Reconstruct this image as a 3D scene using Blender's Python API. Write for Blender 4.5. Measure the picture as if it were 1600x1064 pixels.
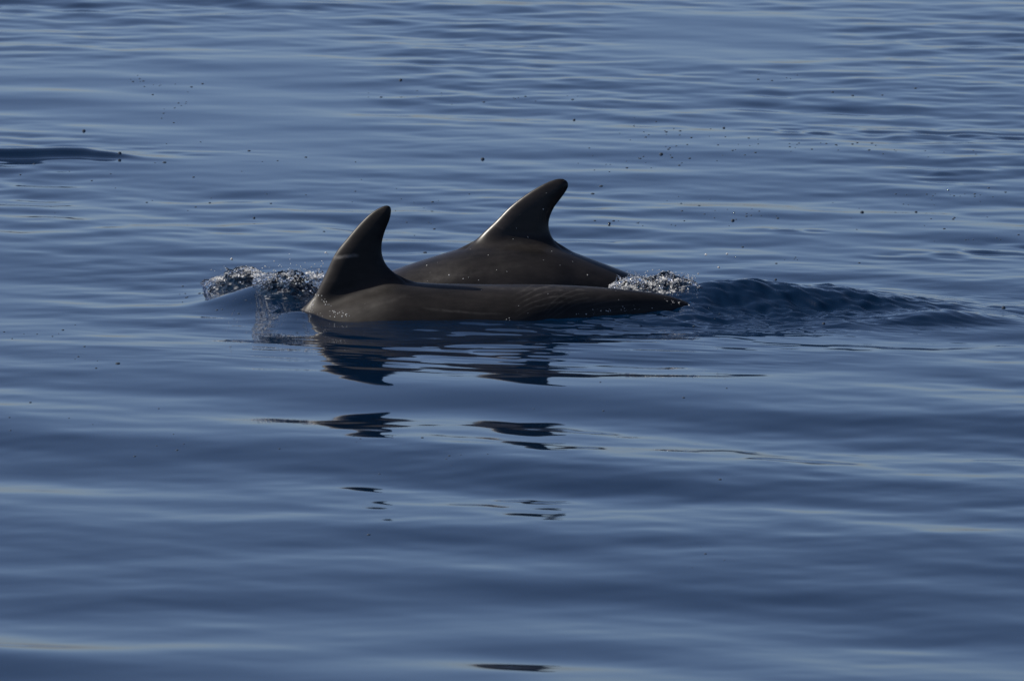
import bpy, math, random
import numpy as np

for o in list(bpy.data.objects):
    bpy.data.objects.remove(o, do_unlink=True)
S = bpy.context.scene
C = S.collection
random.seed(4)
RNG = np.random.default_rng(11)

# ------------------------------------------------------------------ camera
CAM_H = 4.10
CAM_Y = -31.67
HFOV = math.radians(6.2)
DEP = math.radians(7.5)
cam_d = bpy.data.cameras.new('camera')
cam = bpy.data.objects.new('camera', cam_d)
C.objects.link(cam)
cam.location = (0, CAM_Y, CAM_H)
cam.rotation_euler = (math.pi / 2 - DEP, 0, 0)
cam_d.sensor_width = 23.6
cam_d.lens = 23.6 / 2 / math.tan(HFOV / 2)
cam_d.clip_start = 0.5
cam_d.clip_end = 20000
cam_d.dof.use_dof = True
cam_d.dof.focus_distance = 31.95
cam_d.dof.aperture_fstop = 9.0
S.camera = cam

# ------------------------------------------------------------------ sky, sun
SUN_DIR = np.array((-0.745, 0.105, 0.655))
SUN_DIR = SUN_DIR / np.linalg.norm(SUN_DIR)
SUN_EL = math.asin(SUN_DIR[2])
SUN_AZ = math.atan2(SUN_DIR[0], SUN_DIR[1])          # clockwise from +Y
w = bpy.data.worlds.new('World')
S.world = w
w.use_nodes = True
nt = w.node_tree
nt.nodes.clear()
sky = nt.nodes.new('ShaderNodeTexSky')
sky.sky_type = 'NISHITA'
sky.sun_disc = False
sky.sun_elevation = SUN_EL
sky.sun_rotation = SUN_AZ
sky.altitude = 0
sky.air_density = 0.45
sky.dust_density = 1.2
sky.ozone_density = 4.5
bg = nt.nodes.new('ShaderNodeBackground')
bg.inputs['Strength'].default_value = 0.10
out = nt.nodes.new('ShaderNodeOutputWorld')
tint = nt.nodes.new('ShaderNodeMix')                  # the camera's white balance on the whole sky
tint.data_type = 'RGBA'; tint.blend_type = 'MULTIPLY'
tint.inputs[0].default_value = 1.0
tint.inputs[7].default_value = (1.03, 0.97, 0.905, 1)
nt.links.new(sky.outputs[0], tint.inputs[6])
nt.links.new(tint.outputs[2], bg.inputs[0])
nt.links.new(bg.outputs[0], out.inputs[0])

sun_d = bpy.data.lights.new('sun', 'SUN')
sun_d.energy = 5.0
sun_d.angle = math.radians(0.5)
sun_d.color = (1.0, 0.94, 0.84)
sun = bpy.data.objects.new('sun', sun_d)
C.objects.link(sun)
from mathutils import Vector
sun.rotation_euler = Vector(SUN_DIR.tolist()).to_track_quat('Z', 'Y').to_euler()
sun.location = (-20, 18, 16)

S.view_settings.view_transform = 'Standard'
S.view_settings.look = 'None'
S.view_settings.exposure = 0.52
S.view_settings.gamma = 1.0
S.view_settings.use_curve_mapping = False

# ------------------------------------------------------------------ helpers
def tag(o, label=None, cat=None, group=None, kind=None):
    if label: o['label'] = label
    if cat: o['category'] = cat
    if group: o['group'] = group
    if kind: o['kind'] = kind
    return o

TAN_PX = 2 * math.tan(HFOV / 2) / 1600.0
def ray(u, v):
    a = (u - 800) * TAN_PX
    b = -(v - 532) * TAN_PX
    fy, fz = math.cos(DEP), -math.sin(DEP)
    uy, uz = math.sin(DEP), math.cos(DEP)
    return a, fy + b * uy, fz + b * uz
def at_y(u, v, Y):
    """photograph position -> point on the upright plane at depth Y"""
    dx, dy, dz = ray(u, v)
    t = (Y - CAM_Y) / dy
    return dx * t, Y, CAM_H + dz * t
def on_sea(u, v, z=0.0):
    dx, dy, dz = ray(u, v)
    t = (z - CAM_H) / dz
    return dx * t, CAM_Y + dy * t

def sstep(a, b, x):
    t = np.clip((x - a) / (b - a), 0, 1)
    return t * t * (3 - 2 * t)

def np_mesh(name, V, Fq, mat, smooth=True):
    """V (n,3); Fq (m,3) or (m,4)"""
    V = np.asarray(V, np.float32); Fq = np.asarray(Fq, np.int32)
    me = bpy.data.meshes.new(name)
    k = Fq.shape[1]
    me.vertices.add(len(V)); me.loops.add(Fq.size); me.polygons.add(len(Fq))
    me.vertices.foreach_set('co', V.ravel())
    me.loops.foreach_set('vertex_index', Fq.ravel())
    me.polygons.foreach_set('loop_start', np.arange(0, Fq.size, k, dtype=np.int32))
    me.polygons.foreach_set('use_smooth', np.full(len(Fq), smooth, bool))
    me.update(calc_edges=True)
    me.validate()
    if mat: me.materials.append(mat)
    return me
def link(name, me, parent=None):
    o = bpy.data.objects.new(name, me)
    C.objects.link(o)
    o.parent = parent
    return o

# value noise for numpy
_perm = np.random.default_rng(3).random((64, 64, 64)).astype(np.float32)
def vnoise(x, y, z):
    xi, yi, zi = np.floor(x), np.floor(y), np.floor(z)
    fx, fy, fz = x - xi, y - yi, z - zi
    fx, fy, fz = (f * f * f * (f * (f * 6 - 15) + 10) for f in (fx, fy, fz))
    xi, yi, zi = (i.astype(np.int64) & 63 for i in (xi, yi, zi))
    x1, y1, z1 = (xi + 1) & 63, (yi + 1) & 63, (zi + 1) & 63
    c = lambda a, b, d: _perm[a, b, d]
    lo = (c(xi, yi, zi) * (1 - fx) + c(x1, yi, zi) * fx) * (1 - fy) + (c(xi, y1, zi) * (1 - fx) + c(x1, y1, zi) * fx) * fy
    hi = (c(xi, yi, z1) * (1 - fx) + c(x1, yi, z1) * fx) * (1 - fy) + (c(xi, y1, z1) * (1 - fx) + c(x1, y1, z1) * fx) * fy
    return (lo * (1 - fz) + hi * fz) * 2 - 1

# ------------------------------------------------------------------ materials
def new_mat(name):
    m = bpy.data.materials.new(name)
    m.use_nodes = True
    n = m.node_tree
    b = n.nodes['Principled BSDF']
    return m, n, b

def water_material():
    m, n, b = new_mat('sea_water')
    b.inputs['Base Color'].default_value = (0.0004, 0.0066, 0.0215, 1)
    b.inputs['IOR'].default_value = 1.333
    b.inputs['Roughness'].default_value = 0.04
    return m
WATER = water_material()

def droplet_material():
    m, n, b = new_mat('clear_droplet')
    b.inputs['Base Color'].default_value = (0.95, 0.97, 1, 1)
    b.inputs['IOR'].default_value = 1.333
    b.inputs['Roughness'].default_value = 0.03
    b.inputs['Transmission Weight'].default_value = 1.0
    return m
DROP = droplet_material()

def foam_material():
    m, n, b = new_mat('white_foam')
    N, L = n.nodes, n.links
    tc = N.new('ShaderNodeTexCoord')
    no = N.new('ShaderNodeTexNoise')
    no.inputs['Scale'].default_value = 45
    no.inputs['Detail'].default_value = 4
    rp = N.new('ShaderNodeValToRGB')
    rp.color_ramp.elements[0].position = 0.38
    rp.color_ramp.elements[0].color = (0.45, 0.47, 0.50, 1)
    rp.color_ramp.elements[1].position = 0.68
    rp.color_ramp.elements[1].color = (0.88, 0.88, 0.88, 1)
    L.new(tc.outputs['Object'], no.inputs['Vector'])
    L.new(no.outputs['Fac'], rp.inputs[0])
    L.new(rp.outputs[0], b.inputs['Base Color'])
    b.inputs['IOR'].default_value = 1.333
    b.inputs['Roughness'].default_value = 0.10
    tr = N.new('ShaderNodeBsdfTranslucent')
    L.new(rp.outputs[0], tr.inputs['Color'])
    mx = N.new('ShaderNodeMixShader'); mx.inputs[0].default_value = 0.5
    L.new(b.outputs[0], mx.inputs[1]); L.new(tr.outputs[0], mx.inputs[2])
    L.new(mx.outputs[0], N['Material Output'].inputs['Surface'])
    return m
FOAM = foam_material()

def broken_material(lo):
    m, n, b = new_mat('broken_water')
    N, L = n.nodes, n.links
    b.inputs['Base Color'].default_value = (0.002, 0.009, 0.022, 1)
    b.inputs['IOR'].default_value = 1.333
    b.inputs['Roughness'].default_value = 0.05
    tc = N.new('ShaderNodeTexCoord')
    mp = N.new('ShaderNodeMapping'); mp.inputs['Scale'].default_value = (1, 0.8, 1.6)
    no = N.new('ShaderNodeTexNoise'); no.inputs['Scale'].default_value = 34; no.inputs['Detail'].default_value = 7; no.inputs['Roughness'].default_value = 0.7
    L.new(tc.outputs['Object'], mp.inputs[0]); L.new(mp.outputs[0], no.inputs['Vector'])
    rp = N.new('ShaderNodeMapRange'); rp.inputs['From Min'].default_value = lo; rp.inputs['From Max'].default_value = lo + 0.2
    L.new(no.outputs['Fac'], rp.inputs[0])
    df = N.new('ShaderNodeBsdfDiffuse'); df.inputs['Color'].default_value = (0.72, 0.73, 0.75, 1)
    tr = N.new('ShaderNodeBsdfTranslucent'); tr.inputs['Color'].default_value = (0.75, 0.76, 0.78, 1)
    m1 = N.new('ShaderNodeMixShader'); m1.inputs[0].default_value = 0.5
    L.new(df.outputs[0], m1.inputs[1]); L.new(tr.outputs[0], m1.inputs[2])
    mx = N.new('ShaderNodeMixShader')
    L.new(rp.outputs[0], mx.inputs[0]); L.new(b.outputs[0], mx.inputs[1]); L.new(m1.outputs[0], mx.inputs[2])
    L.new(mx.outputs[0], N['Material Output'].inputs['Surface'])
    return m
BROKEN = broken_material(0.47)
BROKEN_DARK = broken_material(0.55)

def skin_material(name, marks, rough=(0.36, 0.52), spec=0.30):
    """wet grey skin; marks: list of (kind, centre, ...) in object space (metres)"""
    m, n, b = new_mat(name)
    N, L = n.nodes, n.links
    tc = N.new('ShaderNodeTexCoord')
    def math_n(op, a, bb=None, clamp=False):
        q = N.new('ShaderNodeMath'); q.operation = op; q.use_clamp = clamp
        for i, v in enumerate((a, bb)):
            if v is None: continue
            if isinstance(v, (int, float)): q.inputs[i].default_value = v
            else: L.new(v, q.inputs[i])
        return q.outputs[0]
    no = N.new('ShaderNodeTexNoise')
    no.inputs['Scale'].default_value = 7
    no.inputs['Detail'].default_value = 6
    no.inputs['Roughness'].default_value = 0.6
    mp = N.new('ShaderNodeMapping')
    mp.inputs['Scale'].default_value = (0.5, 1, 1.4)
    L.new(tc.outputs['Object'], mp.inputs[0])
    L.new(mp.outputs[0], no.inputs['Vector'])
    rp = N.new('ShaderNodeValToRGB')
    rp.color_ramp.elements[0].position = 0.3
    rp.color_ramp.elements[0].color = (0.0078, 0.0070, 0.0069, 1)
    rp.color_ramp.elements[1].position = 0.75
    rp.color_ramp.elements[1].color = (0.0205, 0.0180, 0.0175, 1)
    L.new(no.outputs['Fac'], rp.inputs[0])
    col = rp.outputs[0]
    sep = N.new('ShaderNodeSeparateXYZ')
    L.new(tc.outputs['Object'], sep.inputs[0])
    wob = N.new('ShaderNodeTexNoise')
    wob.inputs['Scale'].default_value = 9
    wob.inputs['Detail'].default_value = 3
    L.new(tc.outputs['Object'], wob.inputs['Vector'])
    fine = N.new('ShaderNodeTexNoise')
    fine.inputs['Scale'].default_value = 40
    fine.inputs['Detail'].default_value = 3
    L.new(tc.outputs['Object'], fine.inputs['Vector'])
    X, Z = sep.outputs[0], sep.outputs[2]
    grain = N.new('ShaderNodeTexNoise')
    grain.inputs['Scale'].default_value = 26
    grain.inputs['Detail'].default_value = 8
    grain.inputs['Roughness'].default_value = 0.75
    gm = N.new('ShaderNodeMapping'); gm.inputs['Scale'].default_value = (0.28, 1, 1); gm.inputs['Rotation'].default_value = (0, 0.12, 0)
    L.new(tc.outputs['Object'], gm.inputs[0]); L.new(gm.outputs[0], grain.inputs['Vector'])
    gr = N.new('ShaderNodeMapRange'); gr.inputs['From Min'].default_value = 0.3; gr.inputs['From Max'].default_value = 0.7
    gr.inputs['To Min'].default_value = 0.62; gr.inputs['To Max'].default_value = 1.38
    L.new(grain.outputs['Fac'], gr.inputs[0])
    gmix = N.new('ShaderNodeMix'); gmix.data_type = 'RGBA'; gmix.blend_type = 'MULTIPLY'; gmix.inputs[0].default_value = 1.0
    L.new(col, gmix.inputs[6]); L.new(gr.outputs[0], gmix.inputs[7])
    col = gmix.outputs[2]
    mask_sum = None
    def add(v):
        nonlocal mask_sum
        mask_sum = v if mask_sum is None else math_n('ADD', mask_sum, v)
    for mk in marks:
        kind, cx, cz, ang, ln, wd, curve, amt = mk[:8]
        ca, sa = math.cos(ang), math.sin(ang)
        dx = math_n('SUBTRACT', X, cx); dz = math_n('SUBTRACT', Z, cz)
        p = math_n('ADD', math_n('MULTIPLY', dx, ca), math_n('MULTIPLY', dz, sa))
        q = math_n('SUBTRACT', math_n('MULTIPLY', dz, ca), math_n('MULTIPLY', dx, sa))
        q = math_n('ADD', q, math_n('MULTIPLY', math_n('MULTIPLY', p, p), curve))
        q = math_n('ADD', q, math_n('MULTIPLY', math_n('SUBTRACT', wob.outputs['Fac'], 0.5), 0.02))
        along = math_n('SUBTRACT', 1.0, math_n('POWER', math_n('ABSOLUTE', math_n('DIVIDE', p, ln)), 3.0), True)
        if kind == 'line':
            across = math_n('SUBTRACT', 1.0, math_n('ABSOLUTE', math_n('DIVIDE', q, wd)), True)
            a = math_n('MULTIPLY', along, across)
        else:                                   # a rake: parallel tooth lines
            spacing = mk[8]
            wave = math_n('SINE', math_n('MULTIPLY', q, 2 * math.pi / spacing))
            wave = math_n('POWER', math_n('MULTIPLY', math_n('ADD', wave, 1.0), 0.5), 4.0)
            across = math_n('SUBTRACT', 1.0, math_n('POWER', math_n('ABSOLUTE', math_n('DIVIDE', q, wd)), 4.0), True)
            a = math_n('MULTIPLY', math_n('MULTIPLY', wave, across), along)
        a = math_n('MULTIPLY', a, math_n('MULTIPLY', math_n('SUBTRACT', fine.outputs['Fac'], 0.22, True), 2.2))
        add(math_n('MULTIPLY', a, amt))
    if mask_sum is not None:
        mx = N.new('ShaderNodeMix'); mx.data_type = 'RGBA'
        L.new(math_n('MULTIPLY', mask_sum, 1.0, True), mx.inputs[0])
        L.new(col, mx.inputs[6])
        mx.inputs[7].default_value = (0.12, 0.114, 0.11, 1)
        col = mx.outputs[2]
    L.new(col, b.inputs['Base Color'])
    rr = N.new('ShaderNodeMapRange')
    rr.inputs['To Min'].default_value = rough[0]; rr.inputs['To Max'].default_value = rough[1]
    L.new(fine.outputs['Fac'], rr.inputs[0]); L.new(rr.outputs[0], b.inputs['Roughness'])
    b.inputs['IOR'].default_value = 1.38
    b.inputs['Specular IOR Level'].default_value = spec
    bp = N.new('ShaderNodeBump'); bp.inputs['Strength'].default_value = 0.12; bp.inputs['Distance'].default_value = 0.004
    L.new(no.outputs['Fac'], bp.inputs['Height']); L.new(bp.outputs[0], b.inputs['Normal'])
    return m

# ------------------------------------------------------------------ the sea
def comps():
    r = np.random.default_rng(21)
    out_ = []
    mean = math.radians(90 - 23)                       # the swell runs almost along the view
    for lo, hi, n, rms, spread in ((0.12, 0.24, 44, 0.014, 45), (0.24, 0.45, 60, 0.024, 42), (0.45, 0.85, 44, 0.018, 36), (0.85, 1.6, 26, 0.0165, 24), (1.6, 4.0, 14, 0.016, 16), (4.0, 11, 5, 0.003, 18)):
        for i in range(n):
            lam = lo * (hi / lo) ** ((i + r.random()) / n)
            th = mean + math.radians(spread) * np.clip(r.normal(), -1.7, 1.7)
            sl = rms * math.sqrt(2.0 / n) * (0.6 + 0.8 * r.random())
            k = 2 * math.pi / lam
            out_.append((k * math.cos(th), k * math.sin(th), sl / k, r.random() * 2 * math.pi, lam))
    return out_
COMPS = comps()

def ridge(x, y, pts, hts, wf, wb):
    """a crest along pts [(x,y)] with heights hts, front (camera side) width wf, back width wb"""
    px = np.array([p[0] for p in pts]); py = np.array([p[1] for p in pts])
    yc = np.interp(x, px, py)
    hh = np.interp(x, px, np.array(hts))
    d = y - yc
    front = np.exp(-np.abs(d / wf) ** 2.0)
    back = np.exp(-np.abs(d / wb) ** 2.0)
    return hh * np.where(d < 0, front, back)

def px_pts(L):
    """[(u, v crest, Y)] -> crest points and heights above still water"""
    P, Hh = [], []
    for u, v, Y in L:
        x, y, z = at_y(u, v, Y)
        P.append((x, y)); Hh.append(max(z, 0.0))
    return P, Hh

R_BIG = px_pts([(1010, 452, 0.45), (1060, 444, 0.45), (1110, 438, 0.44), (1170, 437, 0.43), (1230, 440, 0.42), (1300, 447, 0.40), (1370, 456, 0.36), (1450, 468, 0.32), (1540, 480, 0.28), (1640, 482, 0.25)])
R_SEC = px_pts([(1220, 503, -0.1), (1290, 499, -0.06), (1360, 498, -0.05), (1430, 491, -0.03), (1480, 488, -0.02), (1530, 493, -0.02), (1600, 503, -0.05)])
R_FAR = px_pts([(-160, 222, 5.0), (0, 224, 4.95), (60, 228, 4.95), (130, 231, 4.95), (190, 241, 4.9), (225, 247, 4.85), (300, 252, 4.8)])
BOW = at_y(425, 452, 0.42)

def gauss(x, y, cx, cy, sx, sy):
    return np.exp(-((x - cx) / sx) ** 2 - ((y - cy) / sy) ** 2)

def sea_h(x, y, sp=None):
    x = np.asarray(x, np.float64); y = np.asarray(y, np.float64)
    h = np.zeros_like(x)
    patch = np.clip(0.75 + 1.1 * vnoise(x * 1.0 + 3.1, y * 0.45 + 7.7, np.full_like(x, 0.5)) + 0.5 * vnoise(x * 0.3, y * 0.12 + 1.7, np.full_like(x, 1.5)), 0.12, 2)
    patch2 = 1 + 1.0 * vnoise(x * 0.5 + 13.1, y * 0.2 + 2.7, np.full_like(x, 3.5))
    far_ = sstep(-7.5, 3.0, y)
    long_ = 1.36 - 0.86 * sstep(-4.5, 1.5, y)
    ruff = patch * (0.17 + 1.05 * far_)
    ruff2 = (0.5 * patch + 0.5 * patch2) * (0.46 + 0.54 * far_)
    calm = 1 - 0.15 * gauss(x, y, 0.05, -0.9, 1.3, 1.1)
    for kx, ky, a, ph, lam in COMPS:
        th = kx * x + ky * y + ph
        s = a * np.sin(th + 0.4 * np.sin(th))          # steeper on the side that faces the boat
        if lam < 0.5: s = s * (ruff * calm)
        elif lam < 0.9: s = s * (ruff2 * calm)
        elif lam < 1.6: s = s * (0.6 + 0.4 * patch2) * long_
        else: s = s * long_
        if sp is not None: s = s * sstep(3.5, 7, lam / sp)
        h += s
    # wake swells made by the animals
    h += ridge(x, y, *R_BIG, 0.16 - 0.06 * sstep(0.9, 1.4, x), 0.30) * (0.93 + 0.14 * vnoise(x * 6.0 + 2.2, y * 5.0, x * 0 + 16.6)) * sstep(0.22, 0.5, x)
    h += ridge(x, y, *R_SEC, 0.10, 0.2) * sstep(0.85, 1.15, x)
    h += ridge(x, y, *R_FAR, 0.06, 0.14) * 0.68 * (1 + 0.25 * vnoise(x * 7, y * 3, x * 0 + 1.1))
    # glassy mound pushed up ahead of the near dolphin's fin
    h += 0.066 * gauss(x, y, at_y(418, 450, 0.5)[0], 0.52, 0.17, 0.27) + 0.024 * gauss(x, y, at_y(466, 490, 0.1)[0], 0.06, 0.085, 0.24) + 0.014 * gauss(x, y, at_y(1090, 478, 0.25)[0], 0.22, 0.07, 0.12)
    # water drawn up along the near flank, with a trough in front of it
    fl = sstep(-0.62, -0.42, x) * (1 - sstep(0.45, 0.8, x))
    yb = -0.10 + 0.30 * np.clip(x, 0, 1)
    h += fl * ((0.007 + 0.012 * sstep(0.05, 0.45, x)) * np.exp(-((y - yb) / 0.13) ** 2) - 0.010 * np.exp(-((y - yb + 0.34) / 0.15) ** 2))
    # ripples running over the wake
    near = gauss(x, y, 0.95, 0.22, 0.62, 0.34)
    g2 = gauss(x, y, 0.35, -0.06, 0.8, 0.22)
    m = near > 0.01
    if m.any():
        xs, ys = x[m], y[m]
        r = 0.0034 * vnoise(xs * 14 + ys * 12, ys * 11 - xs * 4, xs * 0 + 2.2) + 0.0036 * vnoise(xs * 30 + ys * 26, ys * 20 - xs * 7, xs * 0 + 9.1) + 0.0018 * vnoise(xs * 62 + ys * 50, ys * 40, xs * 0 + 19.1)
        h[m] += r * near[m] * 2.0
    m = g2 > 0.02
    if m.any():
        xs, ys = x[m], y[m]
        h[m] += g2[m] * (0.006 * vnoise(xs * 7, ys * 22 + xs * 4, xs * 0 + 4.0) + 0.0014 * vnoise(xs * 25, ys * 60, xs * 0 + 5.0))
    g3 = gauss(x, y, 0.0, -0.75, 1.0, 0.6)
    m = g3 > 0.02
    if m.any():
        xs, ys = x[m], y[m]
        h[m] += g3[m] * (0.0042 * vnoise(xs * 3.2 + 4.4, ys * 8 + xs * 2.4, xs * 0 + 7.0) + 0.0011 * vnoise(xs * 11, ys * 26 + xs * 8, xs * 0 + 8.0))
    # cat's-paw patches
    for u, v, sx, sy, am in ((1250, 206, .13, .25, .0035), (1400, 209, .3, .2, .0035), (1540, 212, .2, .2, .003), (1575, 393, .18, .2, .005), (1240, 362, .12, .1, .004), (1460, 272, .1, .2, .003), (1480, 400, .3, .12, .003), (100, 240, .5, .3, .002)):
        cx, cy = on_sea(u, v)
        g = gauss(x, y, cx, cy, sx, sy)
        m = g > 0.02
        if m.any():
            h[m] += am * g[m] * 2 * vnoise(x[m] * 9, y[m] * 14 + x[m] * 3, x[m] * 0 + u)
    return h

def axis(segs):
    """[(start, stop, step)] chained"""
    a = []
    for lo, hi, st in segs:
        n = max(1, round((hi - lo) / st))
        a += list(np.linspace(lo, hi, n, endpoint=False))
    return a
xs = axis([(-2.9, -1.0, 0.0165), (-1.0, 0.5, 0.0135), (0.5, 1.75, 0.009), (1.75, 2.9, 0.0165)]) + [2.9]
gx = []
st, p = 0.03, 2.9
while p < 9000:
    st *= 1.16; p += st; gx.append(p)
XS = np.array([-g for g in gx[::-1]] + xs + gx)
ys = axis([(-8.6, -1.2, 0.0165), (-1.2, 1.6, 0.0085), (1.6, 13.5, 0.024)]) + [13.5]
gy = []; st, p = 0.03, 13.5
while p < 12000:
    st *= 1.13; p += st; gy.append(p)
gn = []; st, p = 0.03, -8.6
while p > -9000:
    st *= 1.16; p -= st; gn.append(p)
YS = np.array(gn[::-1] + ys + gy)
GX, GY = np.meshgrid(XS, YS)
SP = np.maximum(*np.meshgrid(np.gradient(XS), np.gradient(YS)))
GZ = sea_h(GX, GY, SP)
ny, nx = GX.shape
V = np.stack([GX, GY, GZ], -1).reshape(-1, 3)
i0 = (np.arange(ny - 1)[:, None] * nx + np.arange(nx - 1)[None, :]).ravel()
F4 = np.stack([i0, i0 + 1, i0 + nx + 1, i0 + nx], 1)
sea = link('sea', np_mesh('sea', V, F4, WATER))
tag(sea, 'calm dark blue sea with long low ripples all around the dolphins', 'sea', kind='structure')

# ------------------------------------------------------------------ dolphins
def surface_nets(F, o, h):
    ins = F < 0
    c = [ins[i:ins.shape[0] - 1 + i, j:ins.shape[1] - 1 + j, k:ins.shape[2] - 1 + k] for i in (0, 1) for j in (0, 1) for k in (0, 1)]
    anyc = c[0].copy(); allc = c[0].copy()
    for q in c[1:]:
        anyc |= q; allc &= q
    act = anyc & ~allc
    I = np.argwhere(act)
    idx = np.full(act.shape, -1, np.int64)
    idx[act] = np.arange(len(I))
    acc = np.zeros((len(I), 3)); cnt = np.zeros(len(I))
    cor = [(i, j, k) for i in (0, 1) for j in (0, 1) for k in (0, 1)]
    for a in cor:
        for ax in range(3):
            if a[ax]: continue
            b = list(a); b[ax] = 1
            fa = F[I[:, 0] + a[0], I[:, 1] + a[1], I[:, 2] + a[2]]
            fb = F[I[:, 0] + b[0], I[:, 1] + b[1], I[:, 2] + b[2]]
            m = (fa < 0) != (fb < 0)
            t = np.where(m, fa / np.where(m, fa - fb, 1), 0)
            p = np.array(a, float)[None, :].repeat(len(I), 0)
            p[:, ax] += t
            acc[m] += p[m]; cnt[m] += 1
    Vv = (I + acc / cnt[:, None]) * h + o
    quads = []
    for ax in range(3):
        s0 = [slice(None)] * 3; s1 = [slice(None)] * 3
        s0[ax] = slice(0, -1); s1[ax] = slice(1, None)
        ch = ins[tuple(s0)] != ins[tuple(s1)]
        E = np.argwhere(ch)
        u_, v_ = (ax + 1) % 3, (ax + 2) % 3
        ok = (E[:, u_] > 0) & (E[:, v_] > 0) & (E[:, u_] < ins.shape[u_] - 1) & (E[:, v_] < ins.shape[v_] - 1)
        E = E[ok]
        pos = ins[E[:, 0], E[:, 1], E[:, 2]]
        def cell(du, dv):
            Q = E.copy(); Q[:, u_] += du; Q[:, v_] += dv
            return idx[Q[:, 0], Q[:, 1], Q[:, 2]]
        q = np.stack([cell(-1, -1), cell(0, -1), cell(0, 0), cell(-1, 0)], 1)
        q[~pos] = q[~pos][:, ::-1]
        quads.append(q)
    return Vv, np.concatenate(quads)

def catmull(P, n=8, closed=True):
    P = np.array(P, float); N_ = len(P); o_ = []
    for i in range(N_ if closed else N_ - 1):
        g = lambda k: P[k % N_] if closed else P[min(max(k, 0), N_ - 1)]
        p0, p1, p2, p3 = g(i - 1), g(i), g(i + 1), g(i + 2)
        for t in np.arange(n) / n:
            o_.append(0.5 * ((2 * p1) + (-p0 + p2) * t + (2 * p0 - 5 * p1 + 4 * p2 - p3) * t * t + (-p0 + 3 * p1 - 3 * p2 + p3) * t ** 3))
    if not closed: o_.append(P[-1])
    return np.array(o_)

def poly_sd(x, z, P):
    """signed distance to polygon, negative inside"""
    shp = np.broadcast(x, z).shape
    x = np.broadcast_to(x, shp).ravel(); z = np.broadcast_to(z, shp).ravel()
    d = np.full(x.shape, 1e9); ins = np.zeros(x.shape, bool)
    n_ = len(P)
    for i in range(n_):
        ax, az = P[i]; bx, bz = P[(i + 1) % n_]
        ex, ez = bx - ax, bz - az
        wx, wz = x - ax, z - az
        t = np.clip((wx * ex + wz * ez) / (ex * ex + ez * ez + 1e-12), 0, 1)
        d = np.minimum(d, (wx - ex * t) ** 2 + (wz - ez * t) ** 2)
        cr = ((az > z) != (bz > z)) & (x < (bx - ax) * (z - az) / (bz - az + 1e-12) + ax)
        ins ^= cr
    d = np.sqrt(d)
    return np.where(ins, -d, d).reshape(shp)

def smin(a, b, k):
    h = np.maximum(k - np.abs(a - b), 0) / k
    return np.minimum(a, b) - h * h * k * 0.25

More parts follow.
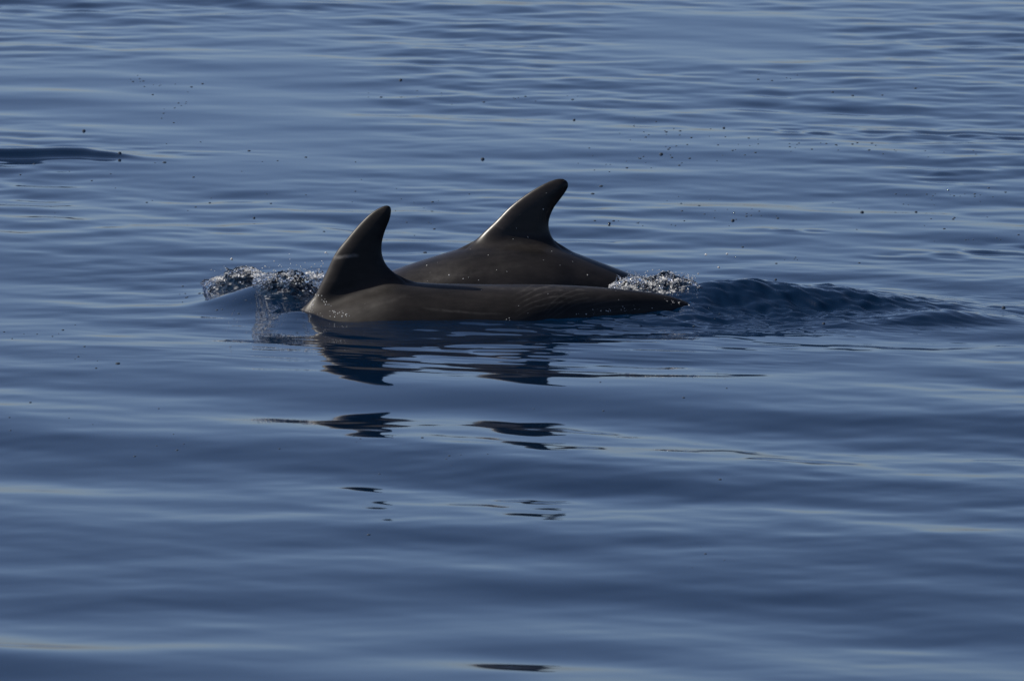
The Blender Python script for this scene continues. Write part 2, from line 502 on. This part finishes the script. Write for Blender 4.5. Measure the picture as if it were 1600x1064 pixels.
def make_dolphin(fin_px, prof, y0, tip_x, mat, grid=0.0068):
    """fin_px: outline in the photograph; prof: (u, v top, half height, half width); y0(x): axis depth"""
    top = []
    for u, v, hh, hw in prof:
        Y = y0(at_y(u, v, 0.2)[0])
        x, _, z = at_y(u, v, Y)
        top.append((x, z, hh, hw))
    T = catmull(top, 10, False)
    o_ = np.argsort(T[:, 0]); T = T[o_]
    fin = []
    for u, v in fin_px:
        Y = y0(at_y(u, v, 0.2)[0])
        x, _, z = at_y(u, v, Y)
        fin.append((x, z))
    FP = catmull(fin, 6, True)
    ztip = FP[:, 1].max(); zbase = np.percentile(FP[:, 1], 25)
    xend = T[-1, 0]; zend = T[-1, 1] - T[-1, 2]
    def field(x, y, z):
        zt = np.interp(x, T[:, 0], T[:, 1]); hh = np.interp(x, T[:, 0], T[:, 2]); hw = np.interp(x, T[:, 0], T[:, 3])
        yc = y0(x)
        zc = zt - hh
        r = np.sqrt(((y - yc) / hw) ** 2 + ((z - zc) / hh) ** 2)
        body = (r - 1) * np.minimum(hh, hw)
        over = np.maximum(np.maximum(T[0, 0] - x, x - T[-1, 0]), 0)
        body = np.where(over > 0, np.maximum(body, over), body)
        d2 = poly_sd(x, z, FP)
        s = np.clip(-d2, 0, None)
        tm = 0.030 + (0.014 - 0.030) * np.clip((z - zbase) / (ztip - zbase), 0, 1)
        t = tm * np.sqrt(1 - (1 - np.clip(s / 0.05, 0, 1)) ** 2)
        ay = np.abs(y - yc)
        f = np.where(d2 < 0, np.maximum(ay - t, -s * 1.0) * 0.8, np.sqrt(d2 ** 2 + ay ** 2))
        f = np.where((d2 < 0) & (ay < t), -np.minimum(t - ay, s), f)
        b_ = smin(body, f, 0.035)
        # flukes, flat blades at the end of the tail
        fx = (x - (xend - 0.02)); fy = np.abs(y - y0(xend)); fz = z - zend
        fl = np.sqrt(((fx - 0.35 * fy) / 0.10) ** 2 + (fy / 0.27) ** 2 + (fz / 0.018) ** 2) - 1
        b_ = smin(b_, fl * 0.018, 0.03)
        # pectoral fins
        px_ = tip_x + 0.62; zp = np.interp(px_, T[:, 0], T[:, 1]) - 1.65 * np.interp(px_, T[:, 0], T[:, 2])
        sgn = np.abs(y - y0(px_)) - 0.24
        pf = np.sqrt(((x - px_ - 0.5 * sgn) / 0.07) ** 2 + (sgn / 0.17) ** 2 + ((z - zp + 0.5 * sgn) / 0.018) ** 2) - 1
        return smin(b_, pf * 0.018, 0.02)
    x0, x1 = T[0, 0] - 0.05, T[-1, 0] + 0.22
    ymn = min(y0(x0), y0(x1), y0(0)) - 0.45; ymx = max(y0(x0), y0(x1), y0(0)) + 0.45
    z0_ = (T[:, 1] - 2 * T[:, 2]).min() - 0.15; z1_ = FP[:, 1].max() + 0.04
    vis0, vis1 = FP[:, 0].min() - 0.12, FP[:, 0].max() + 0.62
    ym = float(y0((vis0 + vis1) / 2))
    gx_ = np.array(axis([(x0, vis0, .012), (vis0, vis1, .0048), (vis1, x1, .012)]))
    gy_ = np.array(axis([(ymn, ym - .11, .009), (ym - .11, ym + .11, .0048), (ym + .11, ymx, .009)]))
    gz_ = np.array(axis([(z0_, -0.10, .011), (-0.10, z1_, .0048)]))
    Fv = np.empty((len(gx_), len(gy_), len(gz_)), np.float32)
    for a in range(0, len(gx_), 40):
        Fv[a:a + 40] = field(gx_[a:a + 40, None, None], gy_[None, :, None], gz_[None, None, :])
    Vi, Q = surface_nets(Fv, 0.0, 1.0)
    Vv = np.stack([np.interp(Vi[:, k], np.arange(len(g)), g) for k, g in enumerate((gx_, gy_, gz_))], 1)
    # settle the vertices on the true surface, then relax once to even the shading
    nb = np.zeros_like(Vv); cn = np.zeros(len(Vv))
    for it in range(5):
        e = 0.0015
        f0 = field(Vv[:, 0], Vv[:, 1], Vv[:, 2])
        G = np.stack([(field(*(Vv + d).T) - field(*(Vv - d).T)) / (2 * e) for d in np.eye(3) * e], 1)
        g2 = np.maximum((G ** 2).sum(1), 0.05)
        stp = np.clip(f0 / g2, -0.004, 0.004)[:, None] * G
        ln = np.linalg.norm(stp, axis=1, keepdims=True)
        Vv = Vv - stp * np.minimum(1, 0.004 / np.maximum(ln, 1e-9))
        nb[:] = 0; cn[:] = 0
        for k in range(4):
            np.add.at(nb, Q[:, k], Vv[Q[:, (k + 1) % 4]] + Vv[Q[:, (k + 3) % 4]]); np.add.at(cn, Q[:, k], 2)
        if it < 3: Vv = Vv * 0.5 + 0.5 * nb / np.maximum(cn, 1)[:, None]
    me = np_mesh('dolphin', Vv, Q, mat)
    return link('dolphin', me), field

def obj_xz(u, v, Y):
    x, y, z = at_y(u, v, Y); return x, z
def mark(kind, u0, v0, u1, v1, wd_px, curve, amt, Y, spacing_px=None):
    xa, za = obj_xz(u0, v0, Y); xb, zb = obj_xz(u1, v1, Y)
    ang = math.atan2(zb - za, xb - xa)
    ln = math.hypot(xb - xa, zb - za) / 2
    if abs(ang) > math.pi / 2: ang -= math.copysign(math.pi, ang)
    m = [kind, (xa + xb) / 2, (za + zb) / 2, ang, ln, wd_px * 0.00216, curve, amt]
    if spacing_px: m.append(spacing_px * 0.00216)
    return tuple(m)

near_y = lambda x: 0.10 + 0.16 * ((np.asarray(x, float) - 0.1) + np.sqrt((np.asarray(x, float) - 0.1) ** 2 + 0.06))
far_y = lambda x: 0.86 + 0.0 * np.asarray(x, float)

near_marks = [
    mark('line', 519, 402, 562, 397, 4.2, 0.6, 1.5, 0.1),
    mark('line', 545, 485, 640, 452, 3.5, 0.8, 0.16, 0.1),
    mark('line', 655, 474, 790, 488, 2.5, -0.35, 0.30, 0.1),
    mark('rake', 800, 468, 900, 450, 22, 1.6, 0.26, 0.1, 7.5),
    mark('rake', 845, 482, 925, 452, 16, 2.6, 0.20, 0.1, 6.5),
    mark('rake', 905, 478, 1010, 470, 18, 1.0, 0.12, 0.1, 8.0),
    mark('line', 700, 446, 960, 455, 3.0, 0.1, 0.15, 0.1),
    mark('line', 880, 470, 960, 462, 14.0, 0.1, 0.05, 0.1),
]
far_marks_and_sheen = [
    mark('line', 640, 434, 820, 404, 8, 0.1, 0.13, 0.86),  # soft sheen along the lit back, painted into the skin colour
    mark('line', 770, 379, 880, 382, 9, 0.1, 0.06, 0.86),  # highlight on the fold below the fin, painted as a paler streak
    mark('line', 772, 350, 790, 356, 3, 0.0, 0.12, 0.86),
]
SKIN_N = skin_material('near_skin', near_marks)
SKIN_F = skin_material('far_skin', far_marks_and_sheen, (0.24, 0.44), 0.4)

near_fin = [(476, 492), (494, 458), (510, 425), (524, 396), (543, 372), (562, 350), (580, 333), (596, 323.5), (606, 321.5), (611, 327), (609, 342), (602, 360), (597, 378), (596.5, 394), (600, 407), (607, 418), (617, 427), (630, 437), (640, 452), (620, 480), (560, 500)]
near_prof = [(-20, 720, .03, .03), (40, 705, .06, .06), (110, 665, .12, .12), (200, 615, .19, .19), (300, 562, .225, .22), (400, 516, .235, .22), (470, 490, .235, .20), (520, 472, .23, .19), (570, 454, .225, .19), (620, 441, .215, .19), (680, 443.5, .20, .185), (760, 445, .18, .17), (840, 445, .155, .15), (920, 448, .125, .105), (990, 454, .100, .075), (1034, 460, .080, .055), (1060, 467, .065, .042), (1082, 478, .055, .036), (1100, 505, .06, .04), (1160, 522, .055, .035), (1240, 570, .04, .025)]
dolphin_near, near_field = make_dolphin(near_fin, near_prof, near_y, at_y(-20, 720, .1)[0], SKIN_N)
tag(dolphin_near, 'nearer dark grey dolphin with pale scar band on its upright hooked fin', 'dolphin', 'dolphins surfacing side by side')

far_fin = [(724, 400), (742, 377), (757, 362), (775, 345), (797, 323), (822, 304), (847, 289), (866, 281), (879, 279.5), (887, 285), (887, 294), (878, 308), (866, 324), (859, 340), (857.5, 354), (861, 367), (868, 379), (880, 391), (886, 405), (868, 430), (780, 425)]
far_prof = [(170, 660, .03, .03), (230, 645, .06, .06), (300, 606, .12, .12), (390, 548, .19, .19), (480, 491, .225, .22), (560, 446.5, .235, .22), (610, 424.5, .235, .22), (660, 407, .235, .21), (720, 389, .23, .21), (770, 380, .225, .20), (820, 378, .22, .20), (865, 384, .21, .195), (900, 396, .20, .185), (940, 411, .185, .17), (1000, 434, .155, .135), (1060, 458, .125, .10), (1130, 492, .095, .07), (1220, 540, .07, .045), (1330, 590, .05, .03), (1420, 620, .04, .025)]
dolphin_far, far_field = make_dolphin(far_fin, far_prof, far_y, at_y(170, 660, .86)[0], SKIN_F)
tag(dolphin_far, 'farther dark grey dolphin with arched back, its swept fin edged by white glint', 'dolphin', 'dolphins surfacing side by side')

# ------------------------------------------------------------------ splashes
def ico(sub):
    import bmesh
    bm = bmesh.new()
    bmesh.ops.create_icosphere(bm, subdivisions=sub, radius=1)
    v = np.array([x.co[:] for x in bm.verts]); bm.verts.index_update()
    f = np.array([[q.index for q in x.verts] for x in bm.faces])
    bm.free()
    return v, f
ICO1, ICO2 = ico(1), ico(2)

def blobs(pts, rad, seed, sub=1, squash=0.45):
    r = np.random.default_rng(seed)
    v0, f0 = ICO1 if sub == 1 else ICO2
    n = len(pts)
    sc = np.exp(r.normal(0, squash, (n, 3))) * np.asarray(rad)[:, None]
    Q, _ = np.linalg.qr(r.normal(size=(n, 3, 3)))
    wob = 1 + 0.16 * r.normal(size=(n, len(v0), 1)) * (squash > 0.2)
    vv = v0[None] * sc[:, None, :] * wob
    vv = np.einsum('nij,nkj->nki', Q, vv) + np.asarray(pts)[:, None, :]
    ff = f0[None] + (np.arange(n) * len(v0))[:, None, None]
    return vv.reshape(-1, 3), ff.reshape(-1, 3)

def flakes(pts, rad, seed):
    """torn scraps of foam film: small curved leaves of four triangles turned every way"""
    r = np.random.default_rng(seed)
    n = len(pts)
    base = np.array([(-1, -.6, 0), (1, -.7, .25), (.8, .7, 0), (-.9, .6, .3), (0, 0, .45)])
    f0 = np.array([(0, 1, 4), (1, 2, 4), (2, 3, 4), (3, 0, 4)])
    q = r.normal(size=(n, 3, 3))
    Q, _ = np.linalg.qr(q)
    sc = np.asarray(rad)[:, None] * np.exp(r.normal(0, 0.35, (n, 3)))
    vv = (base[None] + 0.25 * r.normal(size=(n, 5, 3))) * sc[:, None, :]
    vv = np.einsum('nij,nkj->nki', Q, vv) + np.asarray(pts)[:, None, :]
    ff = f0[None] + (np.arange(n) * 5)[:, None, None]
    return vv.reshape(-1, 3), ff.reshape(-1, 3)

def join(parts):
    V_, F_, o_ = [], [], 0
    for v, f in parts:
        V_.append(v); F_.append(f + o_); o_ += len(v)
    return np.concatenate(V_), np.concatenate(F_)

def band(n, crest, Y, thick_px, seed, dy=0.06, rlo=.002, rhi=.006, up=0.0):
    """n points scattered under a crest line drawn as [(u, v)] at depth Y"""
    r = np.random.default_rng(seed)
    cu = np.array([c[0] for c in crest]); cv = np.array([c[1] for c in crest])
    u = r.uniform(cu[0], cu[-1], n * 4)
    v = np.interp(u, cu, cv) + np.abs(r.normal(0, 1, n * 4)) * np.interp(u, cu, np.broadcast_to(thick_px, cu.shape)) - up * r.random(n * 4)
    dens = vnoise(u * 0.085 + seed, v * 0.16, u * 0 + 0.3 * seed) + 0.7 * vnoise(u * 0.2, v * 0.34 + seed, u * 0 + 1.3)
    k = np.argsort(-(dens + 0.55 * r.normal(size=n * 4)))[:n]
    u, v = u[k], v[k]
    P = np.array([at_y(a, b, Y + q) for a, b, q in zip(u, v, r.normal(0, dy, n))])
    return P, rlo + (rhi - rlo) * r.random(n) ** 2.2

def jets(crest, Y, n, seed, hmin=4, hmax=15, r0=.0032):
    """thin fingers of water thrown up from a crest, breaking into drops at the tip"""
    r = np.random.default_rng(seed)
    cu = np.array([c[0] for c in crest]); cv = np.array([c[1] for c in crest])
    P, Rr = [], []
    for i in range(n):
        u0 = r.uniform(cu[0] + 4, cu[-1] - 4); v0 = np.interp(u0, cu, cv) + 3
        hgt = r.uniform(hmin, hmax); lean = r.normal(0, 0.5); y_ = Y + r.normal(0, .05)
        m_ = int(8 + hgt * 1.6)
        for t in np.linspace(0, 1, m_):
            if t > 0.55 and r.random() < (t - 0.4): continue
            P.append(at_y(u0 + lean * hgt * t + r.normal(0, .35), v0 - hgt * (1.5 * t - 0.5 * t * t) + r.normal(0, .3), y_))
            Rr.append(r0 * (1.05 - 0.8 * t) * r.uniform(.5, 1.1))
    return np.array(P), np.array(Rr)

def churn(crest, Y, thick_px, seed, nx_=150, ny_=46, dy=0.10, amp=0.016):
    """a torn sheet of water: rough heightfield strip under a crest line"""
    cu = np.array([c[0] for c in crest]); cv = np.array([c[1] for c in crest])
    u = np.linspace(cu[0], cu[-1], nx_); t = np.linspace(-1, 1, ny_)
    U, T_ = np.meshgrid(u, t)
    top = np.array([at_y(a, b, Y) for a, b in zip(u, np.interp(u, cu, cv))])
    x = np.broadcast_to(top[:, 0], U.shape); zt = np.broadcast_to(top[:, 2], U.shape)
    y = Y + T_ * dy * 1.6
    base = sea_h(x, y)
    e = np.clip((np.exp(-(T_ * 1.25) ** 2) - 0.21) / 0.79, 0, 1) * np.sin(np.pi * (U - cu[0]) / (cu[-1] - cu[0])) ** 0.9
    z = base + np.maximum(zt - base, 0) * e - 0.012 * (1 - e)
    nz = sum((1.0 / k) * (0.5 - np.abs(vnoise(x * 26 * k + seed, y * 26 * k, z * 14 * k + seed * 1.7))) for k in (1, 2.1, 4.3))
    z = z + amp * nz * e
    x = x + amp * 0.8 * vnoise(x * 40 + 9, y * 40, z * 30 + seed) * e
    y = y + amp * 0.8 * vnoise(x * 40 + 3, y * 40, z * 30 + 5 + seed) * e
    Vv = np.stack([x, y, z], -1).reshape(-1, 3)
    i_ = (np.arange(ny_ - 1)[:, None] * nx_ + np.arange(nx_ - 1)[None]).ravel()
    q = np.stack([i_, i_ + 1, i_ + nx_ + 1, i_ + nx_], 1)
    return Vv, np.concatenate([q[:, :3], q[:, [0, 2, 3]]])

# left: torn crest ahead of the near fin
lc1 = [(316, 442), (335, 434), (352, 427), (372, 420), (390, 418), (405, 423), (418, 431)]
lc2 = [(396, 428), (420, 428), (450, 427), (480, 425), (506, 425)]
P1, r1 = band(520, lc1, 0.86, (2, 5, 9, 11, 11, 8, 4), 1, rlo=.0016, rhi=.0065)
P1b, r1b = band(2000, lc1, 0.86, (2, 4, 6, 7, 7, 5, 4), 41, rlo=.0009, rhi=.0038)
P2, r2 = band(420, lc2, 0.46, (10, 17, 22, 22, 22), 2, rlo=.0018, rhi=.0075, dy=.08)
P2b, r2b = band(1300, lc2, 0.46, (3, 6, 9, 11, 12), 42, rlo=.0009, rhi=.0038, dy=.05)
o = link('splash', np_mesh('splash', *join([blobs(np.vstack([P1, P2]), np.concatenate([r1, r2]), 5), blobs(*jets(lc1, .86, 14, 92, 2, 7, .0026), 18), blobs(*jets(lc2, .5, 18, 93, 3, 11, .0028), 19)]), DROP)); tag(o, 'beads of clear water breaking ahead of the nearer dolphin fin', 'splash', kind='stuff')
o = link('foam', np_mesh('foam', *flakes(np.vstack([P1b, P2b]), np.concatenate([r1b, r2b]), 6), FOAM)); tag(o, 'thin white foam curling left of the nearer dolphin fin', 'foam', kind='stuff')
ch = join([churn([(u, v + 1) for u, v in lc1], 0.86, 8, 3, nx_=200, ny_=60, dy=.10, amp=.020), churn([(u, v + 3) for u, v in lc2], 0.50, 20, 8, nx_=200, ny_=80, dy=.15, amp=.026)])
o = link('churned_water', np_mesh('churned_water', *ch, BROKEN_DARK)); tag(o, 'torn dark water under the beads left of the nearer fin', 'churned water', kind='stuff')

# right: foam tumbling at the tails
rc1 = [(952, 447), (966, 439), (985, 432), (998, 433), (1012, 440), (1030, 436), (1045, 431), (1060, 435), (1080, 440), (1112, 452)]
P3, r3 = band(4200, rc1, 0.50, (3, 6, 9, 11, 10, 12, 14, 15, 14, 9), 11, rlo=.0009, rhi=.0042, dy=.05)
P4, r4 = band(450, rc1, 0.45, (5, 8, 11, 13, 13, 15, 18, 20, 19, 12), 12, rlo=.0016, rhi=.0065, dy=.05)
o = link('foam', np_mesh('foam', *flakes(P3, r3, 15), FOAM)); tag(o, 'whitish foam tumbling where the tails of the two dolphins meet the sea', 'foam', kind='stuff')
PT, rT = band(420, [(1035, 466), (1055, 471), (1078, 476), (1105, 477), (1130, 474)], 0.30, (1.5, 3, 4, 4, 2), 51, rlo=.0008, rhi=.003, dy=.05)
o = link('foam', np_mesh('foam', *flakes(PT, rT, 52), FOAM)); tag(o, 'thin line of foam washing over the end of the nearer tail', 'foam', kind='stuff')
PJ, rJ = jets(rc1, 0.5, 34, 91)
o = link('splash', np_mesh('splash', *join([blobs(P4, r4, 16), blobs(PJ, rJ, 17)]), DROP)); tag(o, 'clear beads of water over the foam at the dolphin tails', 'splash', kind='stuff')
ch = churn([(u, v + 1) for u, v in rc1], 0.52, 10, 23, nx_=260, ny_=80, dy=.11, amp=.030)
o = link('churned_water', np_mesh('churned_water', *ch, BROKEN)); tag(o, 'rough water swelling under the foam at the dolphin tails', 'churned water', kind='stuff')

# water beads sitting on the skin, found by marching from the boat's side
def on_skin(u, v, field):
    dx, dy, dz = ray(u, v)
    t = (np.linspace(-0.6, 1.3, 900) - CAM_Y) / dy
    p = np.stack([dx * t, CAM_Y + dy * t, CAM_H + dz * t], 1)
    f = field(p[:, 0], p[:, 1], p[:, 2])
    k = np.argmax(f < 0)
    return p[k] if f[k] < 0 else None
rs = random.Random(12)
bp_, br_ = [], []
def bead(u, v, field, r):
    p = on_skin(u, v, field)
    if p is not None: bp_.append(p); br_.append(r * 0.8)
for u, v, r in ((808, 315, .003), (849, 327, .0035), (854, 302, .003), (720, 385, .003), (892, 397, .003), (862, 393, .0025), (849, 407, .0025), (875, 415, .0025), (918, 430, .004), (807, 357, .002), (825, 371, .003), (802, 374, .002), (763, 399, .0025), (735, 390, .002), (833, 338, .002), (724, 436, .004), (702, 430, .004), (748, 438, .003), (776, 422, .002), (667, 415, .003), (840, 352, .002)):
    bead(u, v, far_field, r)
for k in range(14): bead(rs.uniform(650, 950), rs.uniform(385, 445), far_field, rs.uniform(.0012, .002))
for u0, v0, u1, v1, n, j_, r0 in ((484, 484, 496, 455, 16, 2, .0034), (504, 466, 522, 490, 16, 2, .003), (518, 486, 545, 494, 20, 3, .0035), (484, 488, 520, 497, 10, 2, .0025), (900, 490, 955, 485, 14, 2.0, .003), (955, 485, 1020, 480, 12, 1.6, .003), (785, 503, 800, 498, 6, 3, .003), (940, 449, 962, 452, 5, 2, .003), (562, 335, 592, 324, 4, 1.0, .002)):
    for k in range(n):
        t = rs.random()
        bead(u0 + (u1 - u0) * t + rs.gauss(0, j_), v0 + (v1 - v0) * t + rs.gauss(0, j_), near_field, r0 * rs.uniform(.4, 1.2))
for k in range(10): bead(rs.uniform(560, 1040), rs.uniform(450, 500), near_field, rs.uniform(.001, .002))
v_, f_ = blobs(np.array(bp_), np.array(br_), 77, 1, 0.15)
o = link('water_beads', np_mesh('water_beads', v_, f_, FOAM)); tag(o, 'drops of water beading on the wet skin of both dolphins', 'water beads', kind='stuff')  # white foam colour stands in for the glints on clear drops

# fine spray and drops in the air, trickles along the skin
sp = []
def drop(u, v, Y, r): sp.append((at_y(u, v, Y), r))
for u, v, r in ((1103, 398, .0045), (1136, 397, .004), (1091, 428, .003), (1123, 418, .004), (362, 405, .005), (452, 397, .0015), (453, 405, .0015), (454, 412, .002), (453, 419, .002), (509, 395, .004), (512, 397, .0025), (503, 408, .002), (505, 412, .002), (502, 416, .003), (499, 421, .003), (1012, 424, .003), (1020, 422, .0025), (1030, 422, .002), (1036, 424, .003), (1042, 429, .003), (1046, 433, .003), (1061, 430, .003), (1065, 427, .002), (1072, 436, .003), (1027, 423, .002), (492, 413, .002), (470, 417, .002), (1570, 477, .005)):
    drop(u, v, 0.5, r)
rr_ = random.Random(8)
for k in range(60):
    drop(rr_.uniform(1000, 1090), 436 - abs(rr_.gauss(0, 6)), 0.5 + rr_.gauss(0, .05), rr_.uniform(.001, .0025))
for k in range(45):
    drop(rr_.uniform(330, 505), 424 - abs(rr_.gauss(0, 5)), 0.5 + rr_.gauss(0, .05), rr_.uniform(.001, .0025))
v_, f_ = blobs(np.array([s[0] for s in sp]), np.array([s[1] for s in sp]), 31, 1, 0.12)
o = link('spray', np_mesh('spray', v_, f_, FOAM)); tag(o, 'single drops of spray flying above the two splashes', 'spray', kind='stuff')

# ------------------------------------------------------------------ bubbles on the sea
def bubble_mesh():
    n, m_ = 14, 5
    V_ = []; F_ = []
    for j in range(m_):
        a = math.pi / 2 * j / m_
        for i in range(n):
            t = 2 * math.pi * i / n
            V_.append((math.cos(a) * math.cos(t), math.cos(a) * math.sin(t), math.sin(a) * 0.85))
    # a meniscus skirt below the dome
    V_.append((0, 0, 0.85))
    base = len(V_)
    for i in range(n):
        t = 2 * math.pi * i / n
        V_.append((1.35 * math.cos(t), 1.35 * math.sin(t), -0.22))
    for j in range(m_ - 1):
        for i in range(n):
            k = (i + 1) % n
            F_.append((j * n + i, j * n + k, (j + 1) * n + k)); F_.append((j * n + i, (j + 1) * n + k, (j + 1) * n + i))
    for i in range(n):
        k = (i + 1) % n
        F_.append(((m_ - 1) * n + i, (m_ - 1) * n + k, m_ * n))
        F_.append((base + i, base + k, k)); F_.append((base + i, k, i))
    return np_mesh('bubble', V_, F_, BUBBLE)
def bubble_material():
    m, n, b = new_mat('bubble_film')
    b.inputs['Base Color'].default_value = (0.035, 0.045, 0.06, 1)
    b.inputs['IOR'].default_value = 1.333
    b.inputs['Roughness'].default_value = 0.02
    return m
BUBBLE = bubble_material()
BM = bubble_mesh()
def bubble(u, v, wpx, label, group, glint=False):
    x, y = on_sea(u, v)
    z = float(sea_h(np.array([x]), np.array([y]))[0])
    x, y = on_sea(u, v, z)
    z = float(sea_h(np.array([x]), np.array([y]))[0])
    o = link('bubble', BM)
    r = (wpx if wpx < 4.5 else 4.5 + 0.55 * (wpx - 4.5)) * 0.5 * TAN_PX * (y - CAM_Y)
    if glint: r *= 0.95
    o.location = (x, y, z - r * 0.05); o.scale = (r, r, r * (1.05 if glint else 0.6))
    o.rotation_euler = (0, 0, random.random() * 6)
    tag(o, label, 'bubble', group)
single = [
    (626, 125, 7, 'lone round bubble on the far sea above the left fin'),
    (131, 205, 8, 'lone bubble above the dark ripple at the left edge'),
    (187, 243, 8, 'bubble sitting at the right end of the dark ripple'),
    (754, 249, 9, 'dark bubble up left of the farther fin tip'),
    (1347, 332, 9, 'bubble in the right half alone among tiny ones'),
    (257, 254, 9, 'flat dark bubble just right of the dark ripple'),
    (389, 236, 7, 'small bubble on the sea far left of both fins'),
    (1145, 345, 8, 'bubble right of the farther fin, above the splash'),
    (952, 349, 6, 'bubble close right of the farther fin base'),
    (1033, 241, 9, 'twin-sized bubble beyond the farther fin to its right'),
    (939, 292, 9, 'wide bubble close right of the farther fin tip'),
    (926, 303, 8, 'bubble just below the wide one beside the farther fin tip'),
    (664, 395, 9, 'dark bubble between the two fins, above the farther back'),
    (1125, 748, 7, 'lone bubble on the smooth water right of the reflections'),
    (184, 568, 12, 'flat bubble on the smooth water at lower left'),
    (1568, 480, 9, 'bubble at the far right end of the wake'),
    (397, 341, 5, 'small bubble on the dark ripple left of the nearer fin'),
    (897, 187, 5, 'glinting bubble above the farther fin tip'),
    (1131, 200, 5, 'glinting bubble at upper right, above the bubble line'),
    (1212, 437, 5, 'glinting bubble on the crest of the wake'),
    (1159, 438, 5, 'glinting bubble on the wake crest nearest the splash'),
    (1287, 510, 7, 'glinting bubble in front of the wake'),
    (576, 835, 8, 'bubble on smooth water far below the nearer fin'),
]
for u, v, s_, lb in single: bubble(u, v, s_, lb, 'single bubbles on the sea', (u, v) in ((626, 125), (131, 205), (187, 243), (754, 249), (1347, 332), (1145, 345), (952, 349), (1033, 241), (1568, 480), (397, 341), (897, 187), (1131, 200), (1287, 510), (1212, 437), (1159, 438)))
rb = random.Random(5)
clusters = [
    ([(255, 135, 40, 6, 10), (262, 165, 14, 12, 9), (215, 128, 14, 5, 5)], 'tiny bubble in the patch at upper left of the sea', 'bubbles at upper left'),
    ([(1035, 208, 35, 7, 16), (1190, 226, 40, 7, 14), (1310, 229, 50, 4, 14), (1440, 235, 60, 5, 8)], 'tiny bubble in the line across the upper right sea', 'line of bubbles at upper right'),
    ([(960, 235, 45, 12, 12), (1080, 242, 40, 10, 9), (980, 258, 30, 4, 6)], 'tiny bubble in the scatter beyond the farther fin', 'bubbles beyond the farther fin'),
    ([(1160, 340, 35, 6, 16), (1010, 348, 55, 4, 10), (1060, 320, 60, 10, 9)], 'tiny bubble in the scatter right of the farther fin', 'bubbles right of the farther fin'),
    ([(1520, 302, 35, 6, 13), (1420, 312, 50, 10, 9), (1470, 340, 60, 12, 10)], 'tiny bubble in the scatter near the right edge', 'bubbles near the right edge'),
    ([(1520, 372, 60, 8, 7), (1240, 400, 70, 12, 8), (1130, 470, 60, 14, 6)], 'tiny bubble on the water around the right wake', 'bubbles around the wake'),
    ([(640, 345, 60, 22, 14), (540, 300, 60, 20, 7)], 'tiny bubble on the water behind the nearer fin', 'bubbles behind the nearer fin'),
    ([(290, 320, 70, 10, 7), (350, 250, 70, 20, 8), (150, 290, 80, 20, 7)], 'tiny bubble on the calm water left of the fins', 'bubbles left of the fins'),
    ([(300, 462, 20, 8, 7), (345, 475, 40, 6, 6)], 'tiny bubble beside the splash ahead of the nearer fin', 'bubbles beside the left splash'),
    ([(60, 525, 45, 8, 9), (140, 560, 50, 10, 5), (110, 660, 120, 14, 8), (300, 680, 90, 25, 7)], 'tiny bubble on the smooth water at lower left', 'bubbles at lower left'),
    ([(700, 710, 50, 10, 5), (620, 680, 60, 25, 5), (900, 640, 200, 40, 6), (1090, 875, 60, 10, 4)], 'tiny bubble on the smooth water below the dolphins', 'bubbles below the dolphins'),
    ([(820, 155, 40, 4, 8), (700, 150, 80, 10, 7), (1240, 122, 40, 5, 6), (1340, 145, 40, 8, 4)], 'tiny bubble on the far water near the top', 'bubbles on the far water'),
]
for cl, lb, gr in clusters:
    for cu, cv, su, sv, n in cl:
        for k in range(n):
            bubble(cu + rb.gauss(0, su), cv + rb.gauss(0, sv), 2.2 + 3.6 * rb.random() ** 1.9, lb, gr)

S.cycles.use_denoising = True
S.cycles.max_bounces = 10
S.cycles.transmission_bounces = 10
